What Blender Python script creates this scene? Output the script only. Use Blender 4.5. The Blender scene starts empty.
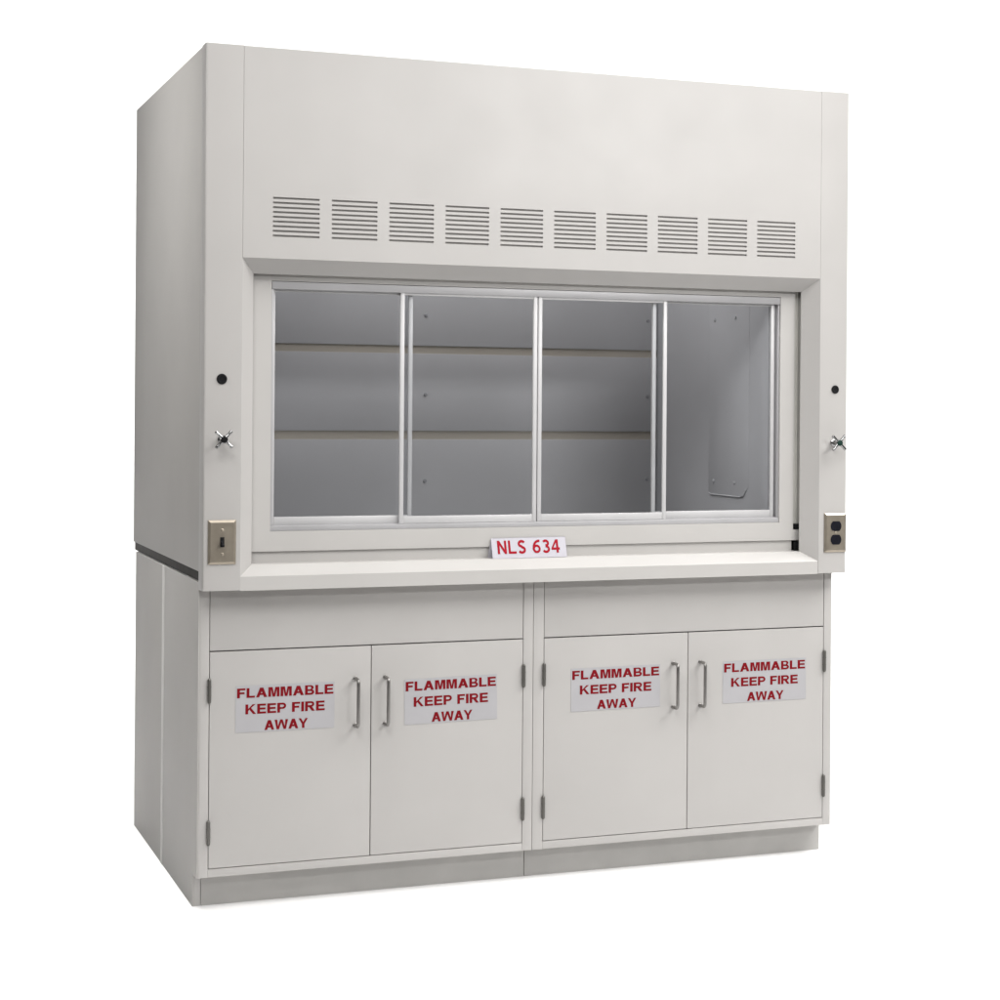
import bpy, bmesh, math, random
from mathutils import Vector, Matrix
from mathutils.geometry import tessellate_polygon
random.seed(4)
PI = math.pi
scene = bpy.context.scene
col = scene.collection

# ------------------------------------------------------------------ materials
def new_mat(name):
    m = bpy.data.materials.new(name); m.use_nodes = True
    nt = m.node_tree; b = nt.nodes['Principled BSDF']
    return m, nt, b

def painted(name, c, rough=0.42, var=0.03, bump=0.03, spec=0.5, metallic=0.0, scale=3.0, coat=0.0):
    """enamel / metal: faint cloudy tone variation, slight gloss variation, fine orange peel"""
    m, nt, b = new_mat(name)
    L = nt.links
    tc = nt.nodes.new('ShaderNodeTexCoord')
    n1 = nt.nodes.new('ShaderNodeTexNoise'); n1.inputs['Scale'].default_value = scale; n1.inputs['Detail'].default_value = 5
    L.new(tc.outputs['Object'], n1.inputs['Vector'])
    r = nt.nodes.new('ShaderNodeValToRGB')
    r.color_ramp.elements[0].position = 0.3; r.color_ramp.elements[1].position = 0.7
    r.color_ramp.elements[0].color = tuple(x*(1-var) for x in c)+(1,)
    r.color_ramp.elements[1].color = tuple(min(1, x*(1+var)) for x in c)+(1,)
    L.new(n1.outputs['Fac'], r.inputs['Fac']); L.new(r.outputs['Color'], b.inputs['Base Color'])
    n2 = nt.nodes.new('ShaderNodeTexNoise'); n2.inputs['Scale'].default_value = scale*2.3; n2.inputs['Detail'].default_value = 3
    L.new(tc.outputs['Object'], n2.inputs['Vector'])
    mr = nt.nodes.new('ShaderNodeMapRange'); mr.inputs['To Min'].default_value = rough-0.05; mr.inputs['To Max'].default_value = rough+0.07
    L.new(n2.outputs['Fac'], mr.inputs['Value']); L.new(mr.outputs['Result'], b.inputs['Roughness'])
    b.inputs['Metallic'].default_value = metallic
    b.inputs['Specular IOR Level'].default_value = spec
    b.inputs['Coat Weight'].default_value = coat
    if bump:
        n3 = nt.nodes.new('ShaderNodeTexNoise'); n3.inputs['Scale'].default_value = 4.0; n3.inputs['Detail'].default_value = 2
        L.new(tc.outputs['Object'], n3.inputs['Vector'])
        bp = nt.nodes.new('ShaderNodeBump'); bp.inputs['Strength'].default_value = bump*7; bp.inputs['Distance'].default_value = 0.01
        L.new(n3.outputs['Fac'], bp.inputs['Height']); L.new(bp.outputs['Normal'], b.inputs['Normal'])
    return m

M = {}
M['paint']   = painted('off_white_enamel', (0.449, 0.435, 0.422), 0.36)
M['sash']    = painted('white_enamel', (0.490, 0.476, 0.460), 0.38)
M['liner']   = painted('grey_liner_board', (0.56, 0.56, 0.578), 0.5, 0.05, 0.02)
M['slot']    = painted('tan_slot_back', (0.50, 0.46, 0.40), 0.6, 0.06, 0)
M['alu']     = painted('satin_aluminium', (0.44, 0.435, 0.445), 0.40, 0.04, 0, metallic=0.2, scale=9)
M['alu_light'] = painted('pale_aluminium', (0.55, 0.545, 0.55), 0.40, 0.03, 0, metallic=0.15, scale=9)
M['steel']   = painted('brushed_stainless', (0.40, 0.352, 0.288), 0.40, 0.1, 0, metallic=0.85, scale=30)
M['nickel']  = painted('dark_nickel', (0.26, 0.25, 0.24), 0.34, 0.06, 0, metallic=0.9, scale=40)
M['hinge']   = painted('hinge_steel', (0.14, 0.135, 0.125), 0.45, 0.08, 0, metallic=0.7, scale=40)
M['chrome']  = painted('chrome', (0.34, 0.34, 0.34), 0.2, 0.03, 0, metallic=1.0, scale=30)
M['black']   = painted('black_plastic', (0.010, 0.010, 0.011), 0.5, 0.2, 0, spec=0.12, scale=40)
M['navy']    = painted('dark_navy_plastic', (0.008, 0.008, 0.013), 0.45, 0.2, 0, spec=0.12, scale=40)
M['green']   = painted('dark_green_plastic', (0.010, 0.034, 0.026), 0.4, 0.15, 0, spec=0.25, scale=40)
M['slate']   = painted('dark_worktop', (0.036, 0.033, 0.030), 0.65, 0.12, 0.02, scale=14)
M['screw']   = painted('screw_steel', (0.30, 0.30, 0.31), 0.4, 0.05, 0, metallic=0.8, scale=40)
M['screw_paint'] = painted('painted_screw', (0.36, 0.36, 0.38), 0.5, 0.05, 0, scale=40)
M['gap']     = painted('dark_gap', (0.20, 0.19, 0.175), 0.7, 0.1, 0, scale=12)
M['channel'] = painted('track_channel_grey', (0.52, 0.51, 0.475), 0.6, 0.08, 0, scale=12)
M['side']    = painted('shaded_side_enamel', (0.468, 0.454, 0.437), 0.56, 0.045, 0.02, spec=0.18, scale=2.2)  # same enamel as the front; gloss and tone altered to set the side's shade
M['kick']    = painted('scuffed_enamel', (0.43, 0.42, 0.405), 0.48, 0.07, 0.03, scale=7)
M['seam_pale']    = painted('pale_seam_strip', (0.66, 0.65, 0.63), 0.5, 0.03, 0, spec=0.3, scale=9)
M['paper']   = painted('label_paper', (0.400, 0.393, 0.407), 0.5, 0.025, 0.01, spec=0.3, scale=14)
M['card']    = painted('card_paper', (0.50, 0.485, 0.53), 0.6, 0.02, 0, spec=0.3, scale=14)
M['red_ink'] = painted('dark_red_ink', (0.19, 0.008, 0.013), 0.5, 0.08, 0, spec=0.05, scale=50)
M['card_ink']= painted('bright_red_ink', (0.34, 0.012, 0.024), 0.5, 0.06, 0, spec=0.05, scale=50)
M['floor']   = painted('white_studio_paper', (0.93, 0.93, 0.93), 0.8, 0.004, 0, spec=0.1, scale=1)

# clear sash glass: see-through with a faint cool tint and a real Fresnel reflection
m = bpy.data.materials.new('clear_sash_glass'); m.use_nodes = True
nt = m.node_tree; nt.nodes.clear()
out = nt.nodes.new('ShaderNodeOutputMaterial'); mix = nt.nodes.new('ShaderNodeMixShader')
tr = nt.nodes.new('ShaderNodeBsdfTransparent'); tr.inputs['Color'].default_value = (0.965, 0.97, 0.975, 1)
gl = nt.nodes.new('ShaderNodeBsdfGlossy'); gl.inputs['Roughness'].default_value = 0.03
lw = nt.nodes.new('ShaderNodeLayerWeight'); lw.inputs['Blend'].default_value = .5
pw = nt.nodes.new('ShaderNodeMath'); pw.operation = 'POWER'; pw.inputs[1].default_value = 5
fr = nt.nodes.new('ShaderNodeMath'); fr.operation = 'MULTIPLY_ADD'; fr.inputs[1].default_value = .96; fr.inputs[2].default_value = .04   # Schlick
nt.links.new(lw.outputs['Facing'], pw.inputs[0]); nt.links.new(pw.outputs[0], fr.inputs[0])
ns = nt.nodes.new('ShaderNodeTexNoise'); ns.inputs['Scale'].default_value = 1.6
tcg = nt.nodes.new('ShaderNodeTexCoord'); nt.links.new(tcg.outputs['Object'], ns.inputs['Vector'])
bpg = nt.nodes.new('ShaderNodeBump'); bpg.inputs['Strength'].default_value = 0.03; bpg.inputs['Distance'].default_value = 0.02
nt.links.new(ns.outputs['Fac'], bpg.inputs['Height']); nt.links.new(bpg.outputs['Normal'], gl.inputs['Normal'])
nt.links.new(fr.outputs[0], mix.inputs[0]); nt.links.new(tr.outputs[0], mix.inputs[1]); nt.links.new(gl.outputs[0], mix.inputs[2])
nt.links.new(mix.outputs[0], out.inputs['Surface'])
M['glass'] = m

# ------------------------------------------------------------------ mesh helpers
def box(bm, x0, x1, y0, y1, z0, z1, bev=0.0, mat=0, seg=2):
    vs = [bm.verts.new((x, y, z)) for x in (x0, x1) for y in (y0, y1) for z in (z0, z1)]
    q = [(0,1,3,2),(4,6,7,5),(0,4,5,1),(2,3,7,6),(0,2,6,4),(1,5,7,3)]
    fs = [bm.faces.new([vs[i] for i in f]) for f in q]
    for f in fs: f.material_index = mat
    if bev:
        es = list({e for f in fs for e in f.edges})
        r = bmesh.ops.bevel(bm, geom=es, offset=bev, segments=seg, affect='EDGES', profile=0.6, clamp_overlap=True)
        for f in r['faces']: f.material_index = mat

def prism(bm, poly, axis, a, b, bev=0.0, mat=0):
    """poly: 2-D outline swept along an axis ('x': (y,z), 'y': (x,z), 'z': (x,y))"""
    def P(p, t): return {'x': (t, p[0], p[1]), 'y': (p[0], t, p[1]), 'z': (p[0], p[1], t)}[axis]
    A = [bm.verts.new(P(p, a)) for p in poly]; B = [bm.verts.new(P(p, b)) for p in poly]
    n = len(poly); fs = [bm.faces.new(A), bm.faces.new(B[::-1])]
    for i in range(n):
        fs.append(bm.faces.new((A[i], B[i], B[(i+1) % n], A[(i+1) % n])))
    for f in fs: f.material_index = mat
    if bev:
        r = bmesh.ops.bevel(bm, geom=list({e for f in fs for e in f.edges}), offset=bev, segments=2, affect='EDGES', profile=0.6, clamp_overlap=True)
        for f in r['faces']: f.material_index = mat

def tube(bm, pts, rad, n=12, mat=0, cap=True):
    pts = [Vector(p) for p in pts]; rings = []
    up = None
    for i, p in enumerate(pts):
        t = (pts[min(i+1, len(pts)-1)] - pts[max(i-1, 0)]).normalized()
        if up is None:
            up = t.orthogonal().normalized()
        up = (up - t*up.dot(t)).normalized(); w = t.cross(up)
        r = rad[i] if isinstance(rad, (list, tuple)) else rad
        rings.append([bm.verts.new(p + r*(math.cos(2*PI*k/n)*up + math.sin(2*PI*k/n)*w)) for k in range(n)])
    for a, b in zip(rings, rings[1:]):
        for k in range(n):
            f = bm.faces.new((a[k], a[(k+1) % n], b[(k+1) % n], b[k])); f.smooth = True; f.material_index = mat
    if cap:
        for r in (rings[0][::-1], rings[-1]):
            bm.faces.new(r).material_index = mat

def lathe_y(bm, cx, cz, prof, n=28, mat=0):
    """prof: list of (radius, y) along the y axis, ends closed"""
    rings = [[bm.verts.new((cx + r*math.cos(2*PI*k/n), y, cz + r*math.sin(2*PI*k/n))) for k in range(n)] for r, y in prof]
    for a, b in zip(rings, rings[1:]):
        for k in range(n):
            f = bm.faces.new((a[k], a[(k+1) % n], b[(k+1) % n], b[k])); f.material_index = mat
    bm.faces.new(rings[0]).material_index = mat; bm.faces.new(rings[-1][::-1]).material_index = mat

def link(name, bm, mats, parent=None, smooth=True):
    bmesh.ops.recalc_face_normals(bm, faces=bm.faces[:])
    me = bpy.data.meshes.new(name); bm.to_mesh(me); bm.free()
    for mm in (mats if isinstance(mats, (list, tuple)) else [mats]):
        me.materials.append(M[mm])
    o = bpy.data.objects.new(name, me); col.objects.link(o)
    if parent is not None:
        o.parent = parent
        # geometry is written in world metres: undo the parents' offset
        off = Vector((0, 0, 0)); p = parent
        while p is not None:
            off += p.location; p = p.parent
        o.location = (0, 0, 0)
        me.transform(Matrix.Translation(-off))
    for p in me.polygons: p.use_smooth = smooth and True
    if smooth: me.set_sharp_from_angle(angle=math.radians(28))
    return o

def made(name, mats, parent, fn, smooth=True):
    bm = bmesh.new(); fn(bm); return link(name, bm, mats, parent, smooth)

def thing(name, loc, label, cat, group=None):
    o = bpy.data.objects.new(name, None); o.empty_display_size = 0.1
    col.objects.link(o); o.location = loc; o['label'] = label; o['category'] = cat
    if group: o['group'] = group
    return o

# ------------------------------------------------------------------ lettering (own outlines, cap height 1)
def arc(cx, cy, rx, ry, a0, a1, n=14):
    return [(cx + rx*math.cos(math.radians(a0+(a1-a0)*i/n)), cy + ry*math.sin(math.radians(a0+(a1-a0)*i/n))) for i in range(n+1)]
def ribbon(c, w):
    L, R = [], []
    for i, p in enumerate(c):
        a, b = c[max(i-1, 0)], c[min(i+1, len(c)-1)]
        tx, ty = b[0]-a[0], b[1]-a[1]; l = math.hypot(tx, ty); nx, ny = -ty/l, tx/l
        L.append((p[0]+nx*w/2, p[1]+ny*w/2)); R.append((p[0]-nx*w/2, p[1]-ny*w/2))
    return L + R[::-1]
def glyph(ch, s, h):
    """list of (outline, [holes], layer) and advance width"""
    if ch == ' ': return [], 0.34
    if ch == 'I': return [([(0,0),(s,0),(s,1),(0,1)], [], 0)], s
    if ch == 'L': return [([(0,0),(.76,0),(.76,h),(s,h),(s,1),(0,1)], [], 0)], .76
    if ch == 'F': return [([(0,0),(s,0),(s,.5-h/2),(.68,.5-h/2),(.68,.5+h/2),(s,.5+h/2),(s,1-h),(.76,1-h),(.76,1),(0,1)], [], 0)], .76
    if ch == 'E': return [([(0,0),(.83,0),(.83,h),(s,h),(s,.51-h/2),(.77,.51-h/2),(.77,.51+h/2),(s,.51+h/2),(s,1-h),(.81,1-h),(.81,1),(0,1)], [], 0)], .83
    if ch == 'N':
        w = .86; return [([(0,0),(s,0),(s,.66),(w-s,0),(w,0),(w,1),(w-s,1),(w-s,.34),(s,1),(0,1)], [], 0)], w
    if ch == 'M':
        w = 1.03; return [([(0,0),(s*.95,0),(s*.95,.76),(w/2-s*.47,0),(w/2+s*.47,0),(w-s*.95,.76),(w-s*.95,0),(w,0),(w,1),(w-s*1.5,1),(w/2,.30),(s*1.5,1),(0,1)], [], 0)], w
    if ch == 'A':
        w = 1.02; a = s*1.15; t = s*1.1; mm = w/2-a/2; yb = .23; y1 = yb+h*.95
        o = [(0,0),(t,0),(t+mm*yb,yb),(w-t-mm*yb,yb),(w-t,0),(w,0),(w/2+a/2,1),(w/2-a/2,1)]
        return [(o, [[(t+mm*y1,y1),(w/2,(w/2-t)/mm),(w-t-mm*y1,y1)]], 0)], w
    if ch == 'W':
        w = 1.38; return [([(.215,0),(.455,0),(w/2,.70),(w-.455,0),(w-.215,0),(w,1),(w-s*1.06,1),(w-.335,.31),(w/2+.125,1),(w/2-.125,1),(.335,.31),(s*1.06,1),(0,1)], [], 0)], w
    if ch == 'Y':
        w = .96; return [([(w/2-s/2,0),(w/2+s/2,0),(w/2+s/2,.42),(w,1),(w-.25,1),(w/2,.61),(.25,1),(0,1),(w/2-s/2,.42)], [], 0)], w
    if ch == 'K':
        return [([(0,0),(s,0),(s,.31),(.36,.47),(.70,0),(.98,0),(.52,.635),(.94,1),(.66,1),(s,.55),(s,1),(0,1)], [], 0)], .98
    if ch == 'P':
        o = [(0,0),(s,0),(s,.36)] + arc(.50,.68,.33,.32,-90,90) + [(0,1)]
        return [(o, [[(s,.36+h)] + arc(.48,.68,.33-s*.72,.32-h,-90,90) + [(s,1-h)]], 0)], .83
    if ch == 'R':
        o = [(0,0),(s,0),(s,.40),(.37,.40),(.65,0),(.93,0),(.66,.425)] + arc(.55,.705,.32,.295,-62,90) + [(0,1)]
        return [(o, [[(s,.40+h)] + arc(.52,.705,.33-s*.72,.305-h,-90,90) + [(s,1-h)]], 0)], .93
    if ch == 'B':
        o = [(0,0)] + arc(.53,.285,.34,.285,-90,58) + arc(.50,.755,.31,.245,-48,90) + [(0,1)]
        return [(o, [[(s,h)] + arc(.50,.29,.34-s*.75,.285-h*.96,-90,90) + [(s,.58-h*.94)],
                     [(s,.58)] + arc(.48,.72,.30-s*.75,.14,-90,90) + [(s,.86)]], 0)], .87
    if ch == 'S':
        c = arc(.37,.735,.27,.19,25,265,22) + arc(.35,.275,.28,.20,85,-155,22)
        return [(ribbon(c, s*.95), [], 0)], .72
    if ch == '3':
        a = arc(.33,.745,.25,.18,150,-95,20); b = arc(.33,.295,.28,.215,95,-150,20)
        return [(ribbon(a, s*.9), [], 0), (ribbon(b, s*.9), [], 1)], .70
    if ch == '6':
        o = arc(.38,.325,.37,.325,0,360,36)[:-1]; i = arc(.38,.325,.37-s*.95,.325-s*.85,0,360,36)[:-1]
        c = arc(.60,.34,.51,.58,188,78,22)
        return [(o, [i], 0), (ribbon(c, s*.9), [], 1)], .77
    if ch == '4':
        o = [(.46,0),(.46+s,0),(.46+s,.22),(.80,.22),(.80,.22+h),(.46+s,.22+h),(.46+s,1),(.42,1),(0,.37),(0,.22),(.46,.22)]
        return [(o, [[(.46,.22+h),(.19,.22+h),(.46,.78)]], 0)], .80
def letters(bm, text, place, width, height, s, h, gap, mat):
    """place(u, v, layer) -> 3-D point; text fitted to width x height"""
    adv = 0; items = []
    for k, ch in enumerate(text):
        g, w = glyph(ch, s, h); items.append((g, adv)); adv += w + (gap if k < len(text)-1 else 0)
    sx = width/adv
    for g, x in items:
        for o, holes, lay in g:
            loops = [o]+holes
            flat = [p for lp in loops for p in lp]
            vs = [bm.verts.new(place((x+p[0])*sx, p[1]*height, lay)) for p in flat]
            for t in tessellate_polygon([[Vector((p[0], p[1], 0)) for p in lp] for lp in loops]):
                if len(set(t)) == 3:
                    try:
                        f = bm.faces.new([vs[i] for i in t]); f.material_index = mat
                    except ValueError: pass

# ------------------------------------------------------------------ dimensions (metres, x right, y away, z up)
YF = -0.050                       # hood front plane (the base cabinets' front is y = 0)
XR = 1.850; H = 2.188; D = 1.045; DB = 0.998   # depth of the hood and of the cabinets
ZT0, ZT1 = 0.836, 0.861           # worktop slab
CL, CR = 0.0944, 1.7610           # inner front edges of the two corner posts
BL, BR = 0.1312, 1.7200           # where their bevelled jambs end, at y = YI
YI = -0.013
ZF = 1.6543; ZFI = 1.6175         # fascia bottom edge: front, and inner end of its bevel
ZL0, ZL1, ZL2 = 0.8145, 0.8515, 0.8765   # ledge: underside, front top edge, rear top edge

# ================================================================== studio
made('floor', 'floor', None, lambda bm: box(bm, -1.6, 9.0, -2.2, 4.0, -0.2, 0)).__setitem__('kind', 'structure')
def sweep(bm):
    prof = [(4.0, 0.0)] + [(4.0 + 1.5*math.sin(a), 1.5 - 1.5*math.cos(a)) for a in [PI/2*i/16 for i in range(1, 17)]] + [(5.5, 9.0), (5.7, 9.0), (5.7, -0.2), (4.0, -0.2)]
    prism(bm, prof, 'x', -1.6, 9.0)
made('backdrop', 'floor', None, sweep)['kind'] = 'structure'

# ================================================================== base cabinets
def base_cabinet(x0, x1, sl, sr, kick0, kick1, signs, handle_x, label, left_end):
    t = thing('base_cabinet', ((x0+x1)/2, 0, 0), label, 'cabinet', 'base cabinets under the hood')
    z0, z1 = 0.0855, 0.8345; zd0, zd1 = 0.1075, 0.6575; g = 0.0016
    dl, dr = x0+sl, x1-sr; mid = (dl+dr)/2
    # face frame with its openings
    def frame(bm):
        box(bm, x0, dl, 0, 0.02, z0, z1, 0.0012)
        box(bm, dr, x1, 0, 0.02, z0, z1, 0.0012)
        box(bm, dl+.0002, dr-.0002, 0.0003, 0.02, z0+.0002, zd0-.0012, 0.0008)
        box(bm, dl+.0002, dr-.0002, 0.0003, 0.02, 0.812, z1-.0005, 0.0008)
    made('face_frame', 'paint', t, frame)
    def body(bm):
        yb = 0.51 if left_end else DB-0.004
        for xa, xb in ((x0+.0006, x0+.018), (x1-.018, x1-.0006)):
            prism(bm, [(0.0205, z0), (kick_y, z0), (kick_y, 0.0), (DB-.004, 0.0), (DB-.004, z1), (0.0205, z1)], 'x', xa, xb, 0.0006)
        box(bm, x0+.019, x1-.019, 0.024, DB-.03, z0+.002, z0+.02)
        box(bm, x0+.019, x1-.019, DB-.024, DB-.006, 0.002, z1-.002)
    made('body', 'paint', t, body)
    made('gap_backing', 'gap', t, lambda bm: box(bm, x0+.0185, x1-.0185, 0.0215, 0.0235, z0+.021, z1-.003))
    made('toe_kick', 'kick', t, lambda bm: box(bm, kick0, kick1, kick_y-.0015, kick_y+.014, 0.0, z0-.0005, 0.0008))
    made('apron_panel', 'paint', t, lambda bm: box(bm, dl+g, dr-g, 0.0008, 0.02, zd1+g, 0.811, 0.0012))
    for i in range(2):
        a, b = (dl, mid) if i == 0 else (mid, dr)
        ga, gb = (g, g*.7) if i == 0 else (g*.7, g)
        dm = made('door', 'paint', t, lambda bm: box(bm, a+ga, b-gb, 0.0, 0.0195, zd0+g*.4, zd1-g, 0.0014, seg=3))
        hx = handle_x[i]
        def pull(bm):
            r, zb, zt, c, yo = .0044, .4505, .5725, .009, -.031
            pts = [(hx, .0, zb), (hx, yo+c, zb)]
            pts += [(hx, yo+c-c*math.sin(a_), zb+c-c*math.cos(a_)) for a_ in [PI/2*k/6 for k in range(1, 7)]]
            pts += [(hx, yo, zt-c)]
            pts += [(hx, yo+c-c*math.cos(a_), zt-c+c*math.sin(a_)) for a_ in [PI/2*k/6 for k in range(1, 7)]]
            pts += [(hx, .0, zt)]
            tube(bm, pts, r, 14)
            for z in (zb, zt): lathe_y(bm, hx, z, [(.0062, -.0005), (.0062, -.0028), (.005, -.0036)], 18)
        made('handle', 'nickel', dm, pull)
        xh = dl if i == 0 else dr
        for za, zb in ((.527, .590), (.1675, .2305)):
            def hinge(bm):
                sgn = 1 if i == 0 else -1
                tube(bm, [(xh, -.004, za), (xh, -.004, za+.003), (xh, -.004, zb-.003), (xh, -.004, zb)], [.0025, .0047, .0047, .0025], 14)
                for zc in (za+.021, za+.042):     # knuckle rings
                    tube(bm, [(xh, -.004, zc-.0012), (xh, -.004, zc+.0012)], .0052, 14)
                box(bm, xh-.0006, xh+.0006, -.001, .016, za+.002, zb-.002)
            made('hinge', 'hinge', dm, hinge)
        # taped paper notice with its three printed lines
        sx, sz, w, hgt, rot = signs[i]
        def notice(bm):
            ca, sa = math.cos(rot), math.sin(rot)
            def pl(u, v, y): 
                cu, cv = u-w/2, v-hgt/2
                return (sx + w/2 + cu*ca - cv*sa, y, sz + hgt/2 + cu*sa + cv*ca)
            A = [bm.verts.new(pl(u, v, -.0009)) for u, v in ((0,0),(w,0),(w,hgt),(0,hgt))]
            B = [bm.verts.new(pl(u, v, -.0002)) for u, v in ((0,0),(w,0),(w,hgt),(0,hgt))]
            bm.faces.new(A); bm.faces.new(B[::-1])
            for k in range(4): bm.faces.new((A[k], B[k], B[(k+1) % 4], A[(k+1) % 4]))
            for txt, u0, u1, v0, v1 in (('FLAMMABLE', .014, .988, .738, .945), ('KEEP FIRE', .098, .900, .388, .598), ('AWAY', .288, .728, .030, .240)):
                letters(bm, txt, lambda u, v, l, u0=u0, v0=v0: pl(u0*w+u, v0*hgt+v, -.0013-.0001*l), (u1-u0)*w, (v1-v0)*hgt, 0.262, .20, (.03 if txt == 'AWAY' else .10), 1)
        n_ = made('warning_notice', ['paper', 'red_ink'], dm, notice, False)
        n_['label'] = 'pale paper notice reading FLAMMABLE KEEP FIRE AWAY in dark red capitals'
    return t
kick_y = 0.0600
c1 = base_cabinet(0.0035, 0.9092, 0.0245, 0.0280, 0.0225, 0.9088, [(.0960, .4480, .2597, .1193, 0.0), (.5457, .4450, .2602, .1198, .012)], (.4115, .4925),
    'two-door off-white base cabinet below the toggle switch plate, its shaded end panel showing', True)
c2 = base_cabinet(0.9104, 1.8345, 0.0300, 0.0245, 0.9108, 1.8270, [(1.0205, .4535, .2688, .1178, .004), (1.4843, .4520, .2670, .1185, .002)], (1.3290, 1.4135),
    'two-door off-white base cabinet below the twin socket outlet', False)
# left end cladding of the first cabinet, with the projecting strip where its two panels meet
def clad(bm):
    prism(bm, [(0.0008, 0.0855), (kick_y-.0015, 0.0855), (kick_y-.0015, 0.0), (0.494, 0.0), (0.494, ZT0-.002), (0.0008, ZT0-.002)], 'x', 0.0, 0.0032, 0.0005)
    box(bm, 0.0, 0.0032, 0.523, DB-.002, 0.0, ZT0-.002, 0.0005)
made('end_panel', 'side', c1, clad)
made('seam_strip', 'seam_pale', c1, lambda bm: box(bm, -0.0016, 0.0030, 0.4945, 0.5225, 0.0005, ZT0-.0025, 0.0007))  # strip over the panel joint, coloured paler than the panels

# ================================================================== worktop
def slab(bm):
    box(bm, 0.004, XR-.004, 0.0, D-.003, ZT0, ZT1-.0008, 0.001)
wt = made('worktop', 'slate', None, slab)
wt['label'] = 'dark grey worktop slab sandwiched between the hood and its base cabinets'; wt['category'] = 'worktop'

# ================================================================== fume hood
hood = thing('fume_hood', (XR/2, 0.48, ZL0), 'large off-white laboratory fume hood with glazed sliding sash resting on two cabinets', 'fume hood')
# side panels, roof, back
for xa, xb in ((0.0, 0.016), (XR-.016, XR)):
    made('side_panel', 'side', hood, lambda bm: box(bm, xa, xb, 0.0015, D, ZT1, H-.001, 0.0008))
made('roof_panel', 'paint', hood, lambda bm: box(bm, .0165, XR-.0165, .045, D-.002, H-.018, H-.0015, 0.0006))
made('rear_panel', 'paint', hood, lambda bm: box(bm, .0165, XR-.0165, D-.016, D-.001, ZT1, H-.019, 0.0006))
# corner posts: folded sheet with rounded outer corner and a bevelled jamb
def post(mirror):
    r = .006
    pts = [(-.0012, -.0015)] + [(-.0012+r-r*math.cos(a), YF+r-r*math.sin(a)) for a in [PI/2*k/5 for k in range(6)]]
    pts += [(CL, YF), (BL, YI), (BL, YI+.012), (.030, YI+.012), (.030, -.0015)]
    if mirror:
        # same fold seen the other way round on the right
        k = (XR-BR)/BL
        m = [(XR+.0005, -.0015)] + [(XR+.0005-r+r*math.cos(a), YF+r-r*math.sin(a)) for a in [PI/2*q/5 for q in range(6)]]
        m += [(CR, YF), (BR, YI), (BR, YI+.004), (1.735, YI+.004), (1.735, .012), (1.82, .012), (1.82, -.0015)]
        pts = m
    bm = bmesh.new(); prism(bm, pts, 'z', ZL0+.0015, H)
    return link('corner_post', bm, 'paint', hood)
pL = post(False); pR = post(True)

# fascia with ten louvred vents (each vent a plate butted into its opening)
v0, vp, vw = 0.1719, 0.1538, 0.1216; vz0, vz1 = 1.7065, 1.8140
xa, xb = CL+.0014, CR-.0012
def slotted(bm, xs, zs, holes, y0, y1):
    """flat plate on a grid with rectangular holes that have real thickness"""
    V = {}
    def v(i, j, y):
        k = (i, j, y)
        if k not in V: V[k] = bm.verts.new((xs[i], y, zs[j]))
        return V[k]
    n, mz = len(xs)-1, len(zs)-1
    solid = lambda i, j: 0 <= i < n and 0 <= j < mz and (i, j) not in holes
    for i in range(n):
        for j in range(mz):
            if not solid(i, j): continue
            bm.faces.new((v(i,j,y0), v(i+1,j,y0), v(i+1,j+1,y0), v(i,j+1,y0)))
            bm.faces.new((v(i,j,y1), v(i,j+1,y1), v(i+1,j+1,y1), v(i+1,j,y1)))
            if not solid(i-1, j): bm.faces.new((v(i,j,y0), v(i,j+1,y0), v(i,j+1,y1), v(i,j,y1)))
            if not solid(i+1, j): bm.faces.new((v(i+1,j,y0), v(i+1,j,y1), v(i+1,j+1,y1), v(i+1,j+1,y0)))
            if not solid(i, j-1): bm.faces.new((v(i,j,y0), v(i,j,y1), v(i+1,j,y1), v(i+1,j,y0)))
            if not solid(i, j+1): bm.faces.new((v(i,j+1,y0), v(i+1,j+1,y0), v(i+1,j+1,y1), v(i,j+1,y1)))
def fascia(bm):
    xs = [xa]; holes = set()
    for k in range(10):
        xs += [v0+k*vp-.004, v0+k*vp+vw+.004]; holes.add((2*k+1, 1))
    xs.append(xb)
    slotted(bm, xs, [ZF, vz0-.004, vz1+.004, H-.0008], holes, YF, YF+.0025)
    # folded bevel below and roof flange above
    prism(bm, [(YF, ZF-.0001), (YF+.0024, ZF-.0001), (YI+.003, ZFI+.003), (YI+.003, ZFI), (YI, ZFI)], 'x', xa, xb)
    box(bm, xa, xb, YF+.0026, .044, H-.003, H-.0009)
fs = made('fascia', 'paint', hood, fascia)
pitch = (vz1-vz0)/9
for k in range(10):
    x = v0+k*vp
    def vent(bm):
        zs = [vz0-.004]; holes = set()
        for s in range(9):
            zc = vz0 + pitch*(s+.5); zs += [zc-.0025, zc+.0025]; holes.add((1, 2*s+1))
        zs.append(vz1+.004)
        slotted(bm, [x-.004, x, x+vw, x+vw+.004], zs, holes, YF, YF+.0025)
        for s in range(9):            # louvre blade pressed back behind each slot
            zc = vz0 + pitch*(s+.5)
            prism(bm, [(YF+.0028, zc+.0050), (YF+.0036, zc+.0050), (YF+.0066, zc-.0012), (YF+.0066, zc-.0050), (YF+.0058, zc-.0050), (YF+.0058, zc-.0014)], 'x', x-.001, x+vw+.001)
    made('vent', 'paint', fs, vent)

# bottom ledge (air foil): vertical lip, sloping top, upstand behind the sash line
def ledge(bm):
    prism(bm, [(YF, ZL0), (YF, ZL1-.0015), (YF+.0012, ZL1), (YI, ZL2), (.011, ZL2+.0012), (.0113, ZL0+.03), (-.002, ZL0+.0295), (-.002, ZL0)], 'x', CL+.0004, CR-.0030)
made('ledge', 'sash', hood, ledge)
made('sill', 'sash', hood, lambda bm: box(bm, .125, 1.7080, .0118, .03, ZL2-.01, .9095, .0012))
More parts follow.
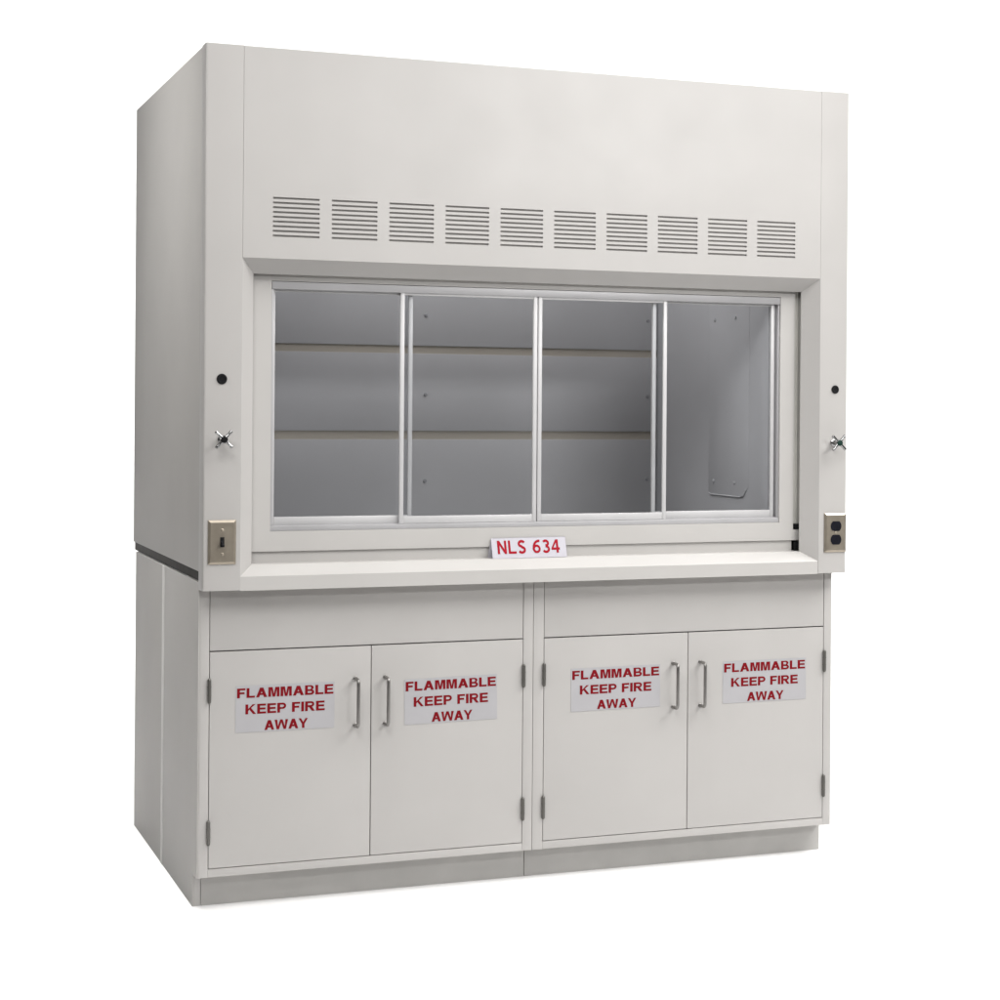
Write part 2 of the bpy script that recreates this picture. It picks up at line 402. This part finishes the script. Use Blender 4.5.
# right-hand counterweight channel beside the sash and its black stops
def chan(bm):
    box(bm, 1.7350, 1.7385, YI+.0045, .075, ZL2, ZFI+.03)
    box(bm, 1.7100, 1.7312, .0090, .012, .9545, ZFI+.028, .0006)
    box(bm, 1.7190, 1.7210, .0060, .0088, .9545, ZFI+.028, .0005)
    box(bm, 1.7105, 1.7345, .040, .043, ZL2+.002, ZFI+.028)
made('track_channel', 'channel', hood, chan)
for z0_, z1_ in ((.9395, .9535), (.8790, .9030)):
    made('track_stop', 'black', hood, lambda bm: box(bm, 1.7135, 1.7343, .004, .03, z0_, z1_, .0015))

# sash frame (white) with its aluminium track
AX0, AX1, AZ0, AZ1 = .1835, 1.6645, .9590, 1.6020
def ring(bm, X0, X1, Z0, Z1, x0, x1, z0, z1, ya, yb, bev=0):
    o = [(X0,Z0),(X1,Z0),(X1,Z1),(X0,Z1)]; i = [(x0,z0),(x1,z0),(x1,z1),(x0,z1)]
    O = [[bm.verts.new((p[0], y, p[1])) for p in o] for y in (ya, yb)]; I = [[bm.verts.new((p[0], y, p[1])) for p in i] for y in (ya, yb)]
    fs_ = []
    for k in range(4):
        q = (k+1) % 4
        fs_ += [bm.faces.new((O[0][k], O[0][q], I[0][q], I[0][k])), bm.faces.new((O[1][k], I[1][k], I[1][q], O[1][q])),
                bm.faces.new((O[0][k], O[1][k], O[1][q], O[0][q])), bm.faces.new((I[0][k], I[0][q], I[1][q], I[1][k]))]
    if bev:
        es = [e for e in {e for f in fs_ for e in f.edges} if e.calc_face_angle(0) > .5]
        bmesh.ops.bevel(bm, geom=es, offset=bev, segments=2, affect='EDGES', profile=.6)
def sash(bm):
    ring(bm, .1330, 1.7095, .9075, 1.634, AX0, AX1, AZ0, AZ1, .006, .036, .0018)
    box(bm, 1.7096, 1.7340, .0062, .034, .9073, .9380, .001)
sf = made('sash_frame', 'sash', hood, sash)
def track(bm):
    t0 = .0002
    box(bm, AX0+.0015, AX1-.0004, .0075, .034, AZ1-.0205, AZ1-.0012, .0008)      # head rail
    box(bm, AX0+t0, AX1-t0, .0085, .034, AZ0+t0, AZ0+.0135, .0008)               # bottom rail
    box(bm, AX0+t0, AX0+.0062, .0100, .034, AZ0+.0137, AZ1-.0207, .0006)         # left jamb
    box(bm, AX1-.0050, AX1-t0, .0120, .034, AZ0+.0137, AZ1-.0207, .0006)
    box(bm, AX0+.0064, AX1-.0052, .0200, .0206, AZ0+.0137, AZ0+.0162)            # rib between the two runs
made('track', 'alu', sf, track)
# four sliding windows: 2nd and 3rd in the front run, 1st and 4th in the rear run
YA, YB = .0105, .0215
wins = [(.1905, .5685, YB, .0060, .0112), (.5312, .9193, YA, .0112, .0112), (.9222, 1.3085, YA, .0112, .0112), (1.2690, 1.6540, YB, .0112, .0112)]
for k, (x0, x1, y, wl, wr) in enumerate(wins):
    zb, zt = AZ0+.0140, AZ1-.0185
    zr = .9925 if y == YA else .9945
    def win(bm):
        box(bm, x0, x0+wl, y, y+.0085, zb, zt, .0014)
        box(bm, x1-wr, x1, y, y+.0085, zb, zt, .0014)
        box(bm, x0+wl+.0001, x1-wr-.0001, y+.0004, y+.0085, zb, zr, .0012)
        box(bm, x0+wl+.0001, x1-wr-.0001, y+.0004, y+.0085, zt-.008, zt, .001)
    wo = made('sliding_window', 'alu_light', hood, win)
    made('pane', 'glass', wo, lambda bm: box(bm, x0+wl+.0002, x1-wr-.0002, y+.0038, y+.0062, zr+.0002, zt-.0082), False)

# interior: liner, baffle in three boards with two slots, access panel, fasteners
IX0, IX1, YB_ = .200, 1.6480, .780
def liner(bm):
    box(bm, IX0-.006, IX0, .045, .95, ZT1, 2.12)
    box(bm, IX1, IX1+.006, .045, .95, ZT1, 2.12)
    box(bm, IX0+.0002, IX1-.0002, (.06), .95, 2.121, 2.127)
made('interior_liner', 'liner', hood, liner)
S = [(1.4465, 1.4705), (1.1805, 1.2065)]
def baffle(bm):
    for za, zb in ((.93, S[1][0]), (S[1][1], S[0][0]), (S[0][1], 2.05)):
        box(bm, IX0+.001, IX1-.001, YB_, YB_+.008, za, zb, .0015)
bf = made('baffle', 'liner', hood, baffle)
made('slot_strip', 'slot', bf, lambda bm: [box(bm, IX0+.002, IX1-.002, YB_+.0040, YB_+.0060, za-.01, zb+.01) for za, zb in S])
for x in (.853, 1.612):
    for z in (1.566, 1.320, 1.052):
        made('bolt', 'screw_paint', bf, lambda bm: lathe_y(bm, x, z, [(.0058, YB_-.0002), (.0058, YB_-.0022), (.004, YB_-.0034)], 16))
# access panel low on the right-hand wall
def apanel(bm):
    # thin plate with a folded lip along its lower edge
    prism(bm, [(.20, 1.0225), (.405, 1.0225), (.414, 1.031), (.414, 1.60), (.16, 1.60), (.16, 1.05)], 'x', IX1-.0007, IX1-.0002, .0002)
    tube(bm, [(IX1-.0024, .408, 1.0265), (IX1-.0026, .395, 1.0215), (IX1-.0026, .21, 1.0215), (IX1-.0026, .185, 1.027), (IX1-.0016, .168, 1.045)], [.0008, .0018, .0019, .0018, .0008], 10)
ap = made('access_panel', 'liner', hood, apanel)
for y in (.245, .378):
    for z in (1.062, 1.553):
        def scr(bm):
            tube(bm, [(IX1-.0013, y, z), (IX1-.0034, y, z), (IX1-.0044, y, z)], [.0052, .0052, .003], 16)
        made('screw', 'liner', ap, scr)

# fittings on the posts
for po, x, z, r in ((pL, .0443, 1.3474, .0132), (pR, 1.8105, 1.3397, .0118)):
    made('hole_plug', 'black', po, lambda bm: lathe_y(bm, x, z, [(r, YF-.0003), (r, YF-.0020), (r-.0018, YF-.0034), (r-.005, YF-.0034), (r-.0062, YF-.0018)], 36))
def valve(po, x, z, capmat):
    v = made('valve', 'chrome', po, lambda bm: lathe_y(bm, x, z, [(.0100, YF-.0002), (.0100, YF-.004), (.0070, YF-.0062), (.0048, YF-.0064), (.0048, YF-.0245), (.0062, YF-.0250), (.0062, YF-.026)], 28))
    yh = YF-.031
    def cross(bm):
        lathe_y(bm, x, z, [(.0065, yh+.0052), (.0100, yh+.003), (.0100, yh-.003), (.0085, yh-.0045)], 24)
        for k in range(4):
            a = PI/4 + k*PI/2 + .04; d = Vector((math.cos(a), 0, math.sin(a))); c = Vector((x, yh, z))
            ts = [.005, .013, .020, .0255, .0285, .0298]; rs = [.0054, .0042, .0039, .0045, .0040, .0016]
            tube(bm, [c+d*t+Vector((0, -.0005, 0)) for t in ts], rs, 14)
    made('handle', 'chrome', v, cross)
    made('cap', capmat, v, lambda bm: lathe_y(bm, x, z, [(.0084, yh-.0046), (.0084, yh-.0068), (.0070, yh-.0082), (.004, yh-.0088)], 24))
valve(pL, .0445, 1.1960, 'black'); valve(pR, 1.8060, 1.1880, 'green')
def plate(bm, x0, x1, z0, z1):
    b = .006
    o = [(x0,z0),(x1,z0),(x1,z1),(x0,z1)]; i = [(x0+b,z0+b),(x1-b,z0+b),(x1-b,z1-b),(x0+b,z1-b)]
    A = [bm.verts.new((p[0], YF-.0003, p[1])) for p in o]; A2 = [bm.verts.new((p[0], YF-.0022, p[1])) for p in o]; B = [bm.verts.new((p[0], YF-.0058, p[1])) for p in i]
    for k in range(4):
        q = (k+1) % 4
        bm.faces.new((A[k], A[q], A2[q], A2[k])); bm.faces.new((A2[k], A2[q], B[q], B[k]))
    bm.faces.new(B); bm.faces.new(A[::-1])
sp = made('switch_plate', 'steel', pL, lambda bm: plate(bm, .0118, .0829, .8825, .9935))
cx, cz = .0473, .9385
def toggle(bm):
    box(bm, cx-.0052, cx+.0052, YF-.0068, YF-.0057, cz-.0125, cz+.0125, .0003)
    prism(bm, [(YF-.0066, cz-.006), (YF-.0066, cz+.005), (YF-.0175, cz-.0062), (YF-.0175, cz-.0115)], 'x', cx-.0036, cx+.0036, .0008)
made('toggle', 'black', sp, toggle)
for z in (cz-.0302, cz+.0302):
    made('screw', 'steel', sp, lambda bm: lathe_y(bm, cx, z, [(.0042, YF-.0057), (.0042, YF-.0066), (.0025, YF-.0074)], 18))
OX0, OX1, OZ0, OZ1 = 1.7775, 1.8480, .8755, .9870
op = made('outlet_plate', 'steel', pR, lambda bm: plate(bm, OX0, OX1, OZ0, OZ1))
ox = 1.8135
for z in (.9500, .9115):
    def sock(bm):
        r, c = .0170, .0138
        pts = []
        for k in range(40):
            a = 2*PI*k/40; pts.append((ox + r*math.cos(a), z + max(-c, min(c, r*math.sin(a)))))
        prism(bm, pts, 'y', YF-.0072, YF-.0056)
        # blade slots stand as shallow lips, earth hole below
        for dx, hh in ((-.0062, .0040), (.0062, .0033)):
            box(bm, ox+dx-.0009, ox+dx+.0009, YF-.0076, YF-.0071, z+.002-hh, z+.002+hh, mat=1)
        lathe_y(bm, ox, z-.0075, [(.0023, YF-.0071), (.0023, YF-.0076)], 14, mat=1)
    made('socket', ['navy', 'black'], op, sock)
made('screw', 'steel', op, lambda bm: lathe_y(bm, ox, .93075, [(.0030, YF-.0057), (.0030, YF-.0066), (.0018, YF-.0072)], 18))

# ================================================================== tent card on the ledge
def card_pt(u, v, d=0.0):
    # front leaf leans back; u along, v up the leaf, d = distance out of the paper
    a = math.radians(17)
    return Vector((.7862 + u, -.0135 + v*math.sin(a) - d*math.cos(a), .8768 + v*math.cos(a) + d*math.sin(a) + u*.004))
cw, chh = .2150, .0560
def leaf(bm):
    t = .0007
    f = [card_pt(0, 0), card_pt(cw, 0), card_pt(cw, chh), card_pt(0, chh)]
    ridge = [f[3], f[2]]
    back = [Vector((f[0].x-.006, .0104, ZL2+.0013)), Vector((f[1].x-.006, .0104, ZL2+.0020))]
    for quad, off in (((f[0], f[1], f[2], f[3]), Vector((0, t, 0))), ((back[0], back[1], ridge[1], ridge[0]), Vector((0, -t, 0)))):
        A = [bm.verts.new(p) for p in quad]; B = [bm.verts.new(p+off) for p in quad]
        bm.faces.new(A); bm.faces.new(B[::-1])
        for k in range(4): bm.faces.new((A[k], B[k], B[(k+1) % 4], A[(k+1) % 4]))
    letters(bm, 'NLS 634', lambda u, v, l: card_pt(.016+u, .0120+v, .0006+.0001*l), .180, .0365, .205, .175, .17, 1)
tc_ = made('tent_card', ['card', 'card_ink'], None, leaf, False)
tc_['label'] = 'small folded white card lettered NLS 634 in red, standing on the ledge'; tc_['category'] = 'tent card'

# ================================================================== camera (level, slight roll, lens shifted down)
f_px, py = 1780.726, 407.552
rz, ry = 0.3583, -0.0075
Rz = Matrix(((math.cos(rz), math.sin(rz), 0), (-math.sin(rz), math.cos(rz), 0), (0, 0, 1)))
Ry = Matrix(((math.cos(ry), 0, math.sin(ry)), (0, 1, 0), (-math.sin(ry), 0, math.cos(ry))))
R = Rz @ Ry
right, fwd, up = R @ Vector((1,0,0)), R @ Vector((0,1,0)), R @ Vector((0,0,1))
cam = bpy.data.objects.new('camera', bpy.data.cameras.new('camera')); col.objects.link(cam)
mw = Matrix.Identity(4)
for i in range(3):
    mw[i][0], mw[i][1], mw[i][2] = right[i], up[i], -fwd[i]
mw[0][3], mw[1][3], mw[2][3] = -.8676, -4.4756, 1.2810
cam.matrix_world = mw
cam.data.sensor_width = 36; cam.data.lens = f_px/1000*36
cam.data.shift_y = -(500-py)/1000
cam.data.clip_start = .05; cam.data.clip_end = 200
scene.camera = cam

# ================================================================== light
w = bpy.data.worlds.new('World'); scene.world = w; w.use_nodes = True
bg = w.node_tree.nodes['Background']; bg.inputs['Color'].default_value = (1.0, .985, .965, 1); bg.inputs['Strength'].default_value = .03
def area(name, loc, target, sx, sy, power, c=(1, .99, .975), spread=180):
    l = bpy.data.lights.new(name, 'AREA'); l.shape = 'RECTANGLE'; l.size = sx; l.size_y = sy; l.energy = power; l.color = c; l.spread = math.radians(spread)
    o = bpy.data.objects.new(name, l); col.objects.link(o); o.location = loc
    o.rotation_euler = (Vector(target)-Vector(loc)).to_track_quat('-Z', 'Y').to_euler()
    return o
area('overhead_softbox', (1.0, -3.0, 5.2), (1.0, -.6, 0), 5.0, 3.0, 100)
area('left_overhead_softbox', (-1.5, -4.0, 5.0), (.8, 0, .9), 2.0, 2.0, 19, spread=70)
area('right_overhead_softbox', (4.5, -2.0, 5.0), (1.8, 0, .8), 3.0, 3.0, 285)
area('right_strip_softbox', (3.4, -5.2, 3.1), (1.6, 0, 1.6), 2.2, .4, 24, spread=90)
area('side_softbox', (-5.0, -1.5, 3.4), (0, .1, 1.8), 1.5, 1.5, 2.2, spread=30)
area('upper_side_softbox', (-4.5, -1.0, 4.0), (0, .4, 2.0), 1.0, 1.0, 1.8, spread=20)
area('left_floor_fill', (-.55, .3, 5.0), (-.35, .4, 0), .5, 1.6, 6.6, spread=25)  # unseen light added to whiten the floor left of the cabinets
area('left_rear_floor_fill', (-.9, 2.4, 4.5), (-.45, 2.2, 0), .8, .8, 5.6, spread=45)  # another added light, lifting the floor further back on the left
area('backdrop_fill', (2.6, 3.0, 7.0), (2.6, 4.6, 1.0), 7.0, 1.2, 160, spread=90)  # added out of view to burn the sweep out to white
area('right_backdrop_fill', (7.0, 2.6, 6.5), (6.0, 5.2, 2.6), 3.0, 1.5, 54, spread=120)  # same kind of added light for the sweep's right end
area('hood_interior_fill', (.92, .42, 2.11), (.92, .44, .86), 1.2, .50, 4.7, (1.0, .985, .97))  # unseen light added to lift the hood's dim interior

scene.view_settings.view_transform = 'Standard'; scene.view_settings.look = 'None'
scene.view_settings.exposure = 0.13; scene.view_settings.gamma = 1
scene.render.engine = 'CYCLES'
scene.cycles.use_denoising = True
scene.cycles.max_bounces = 10; scene.cycles.transparent_max_bounces = 16
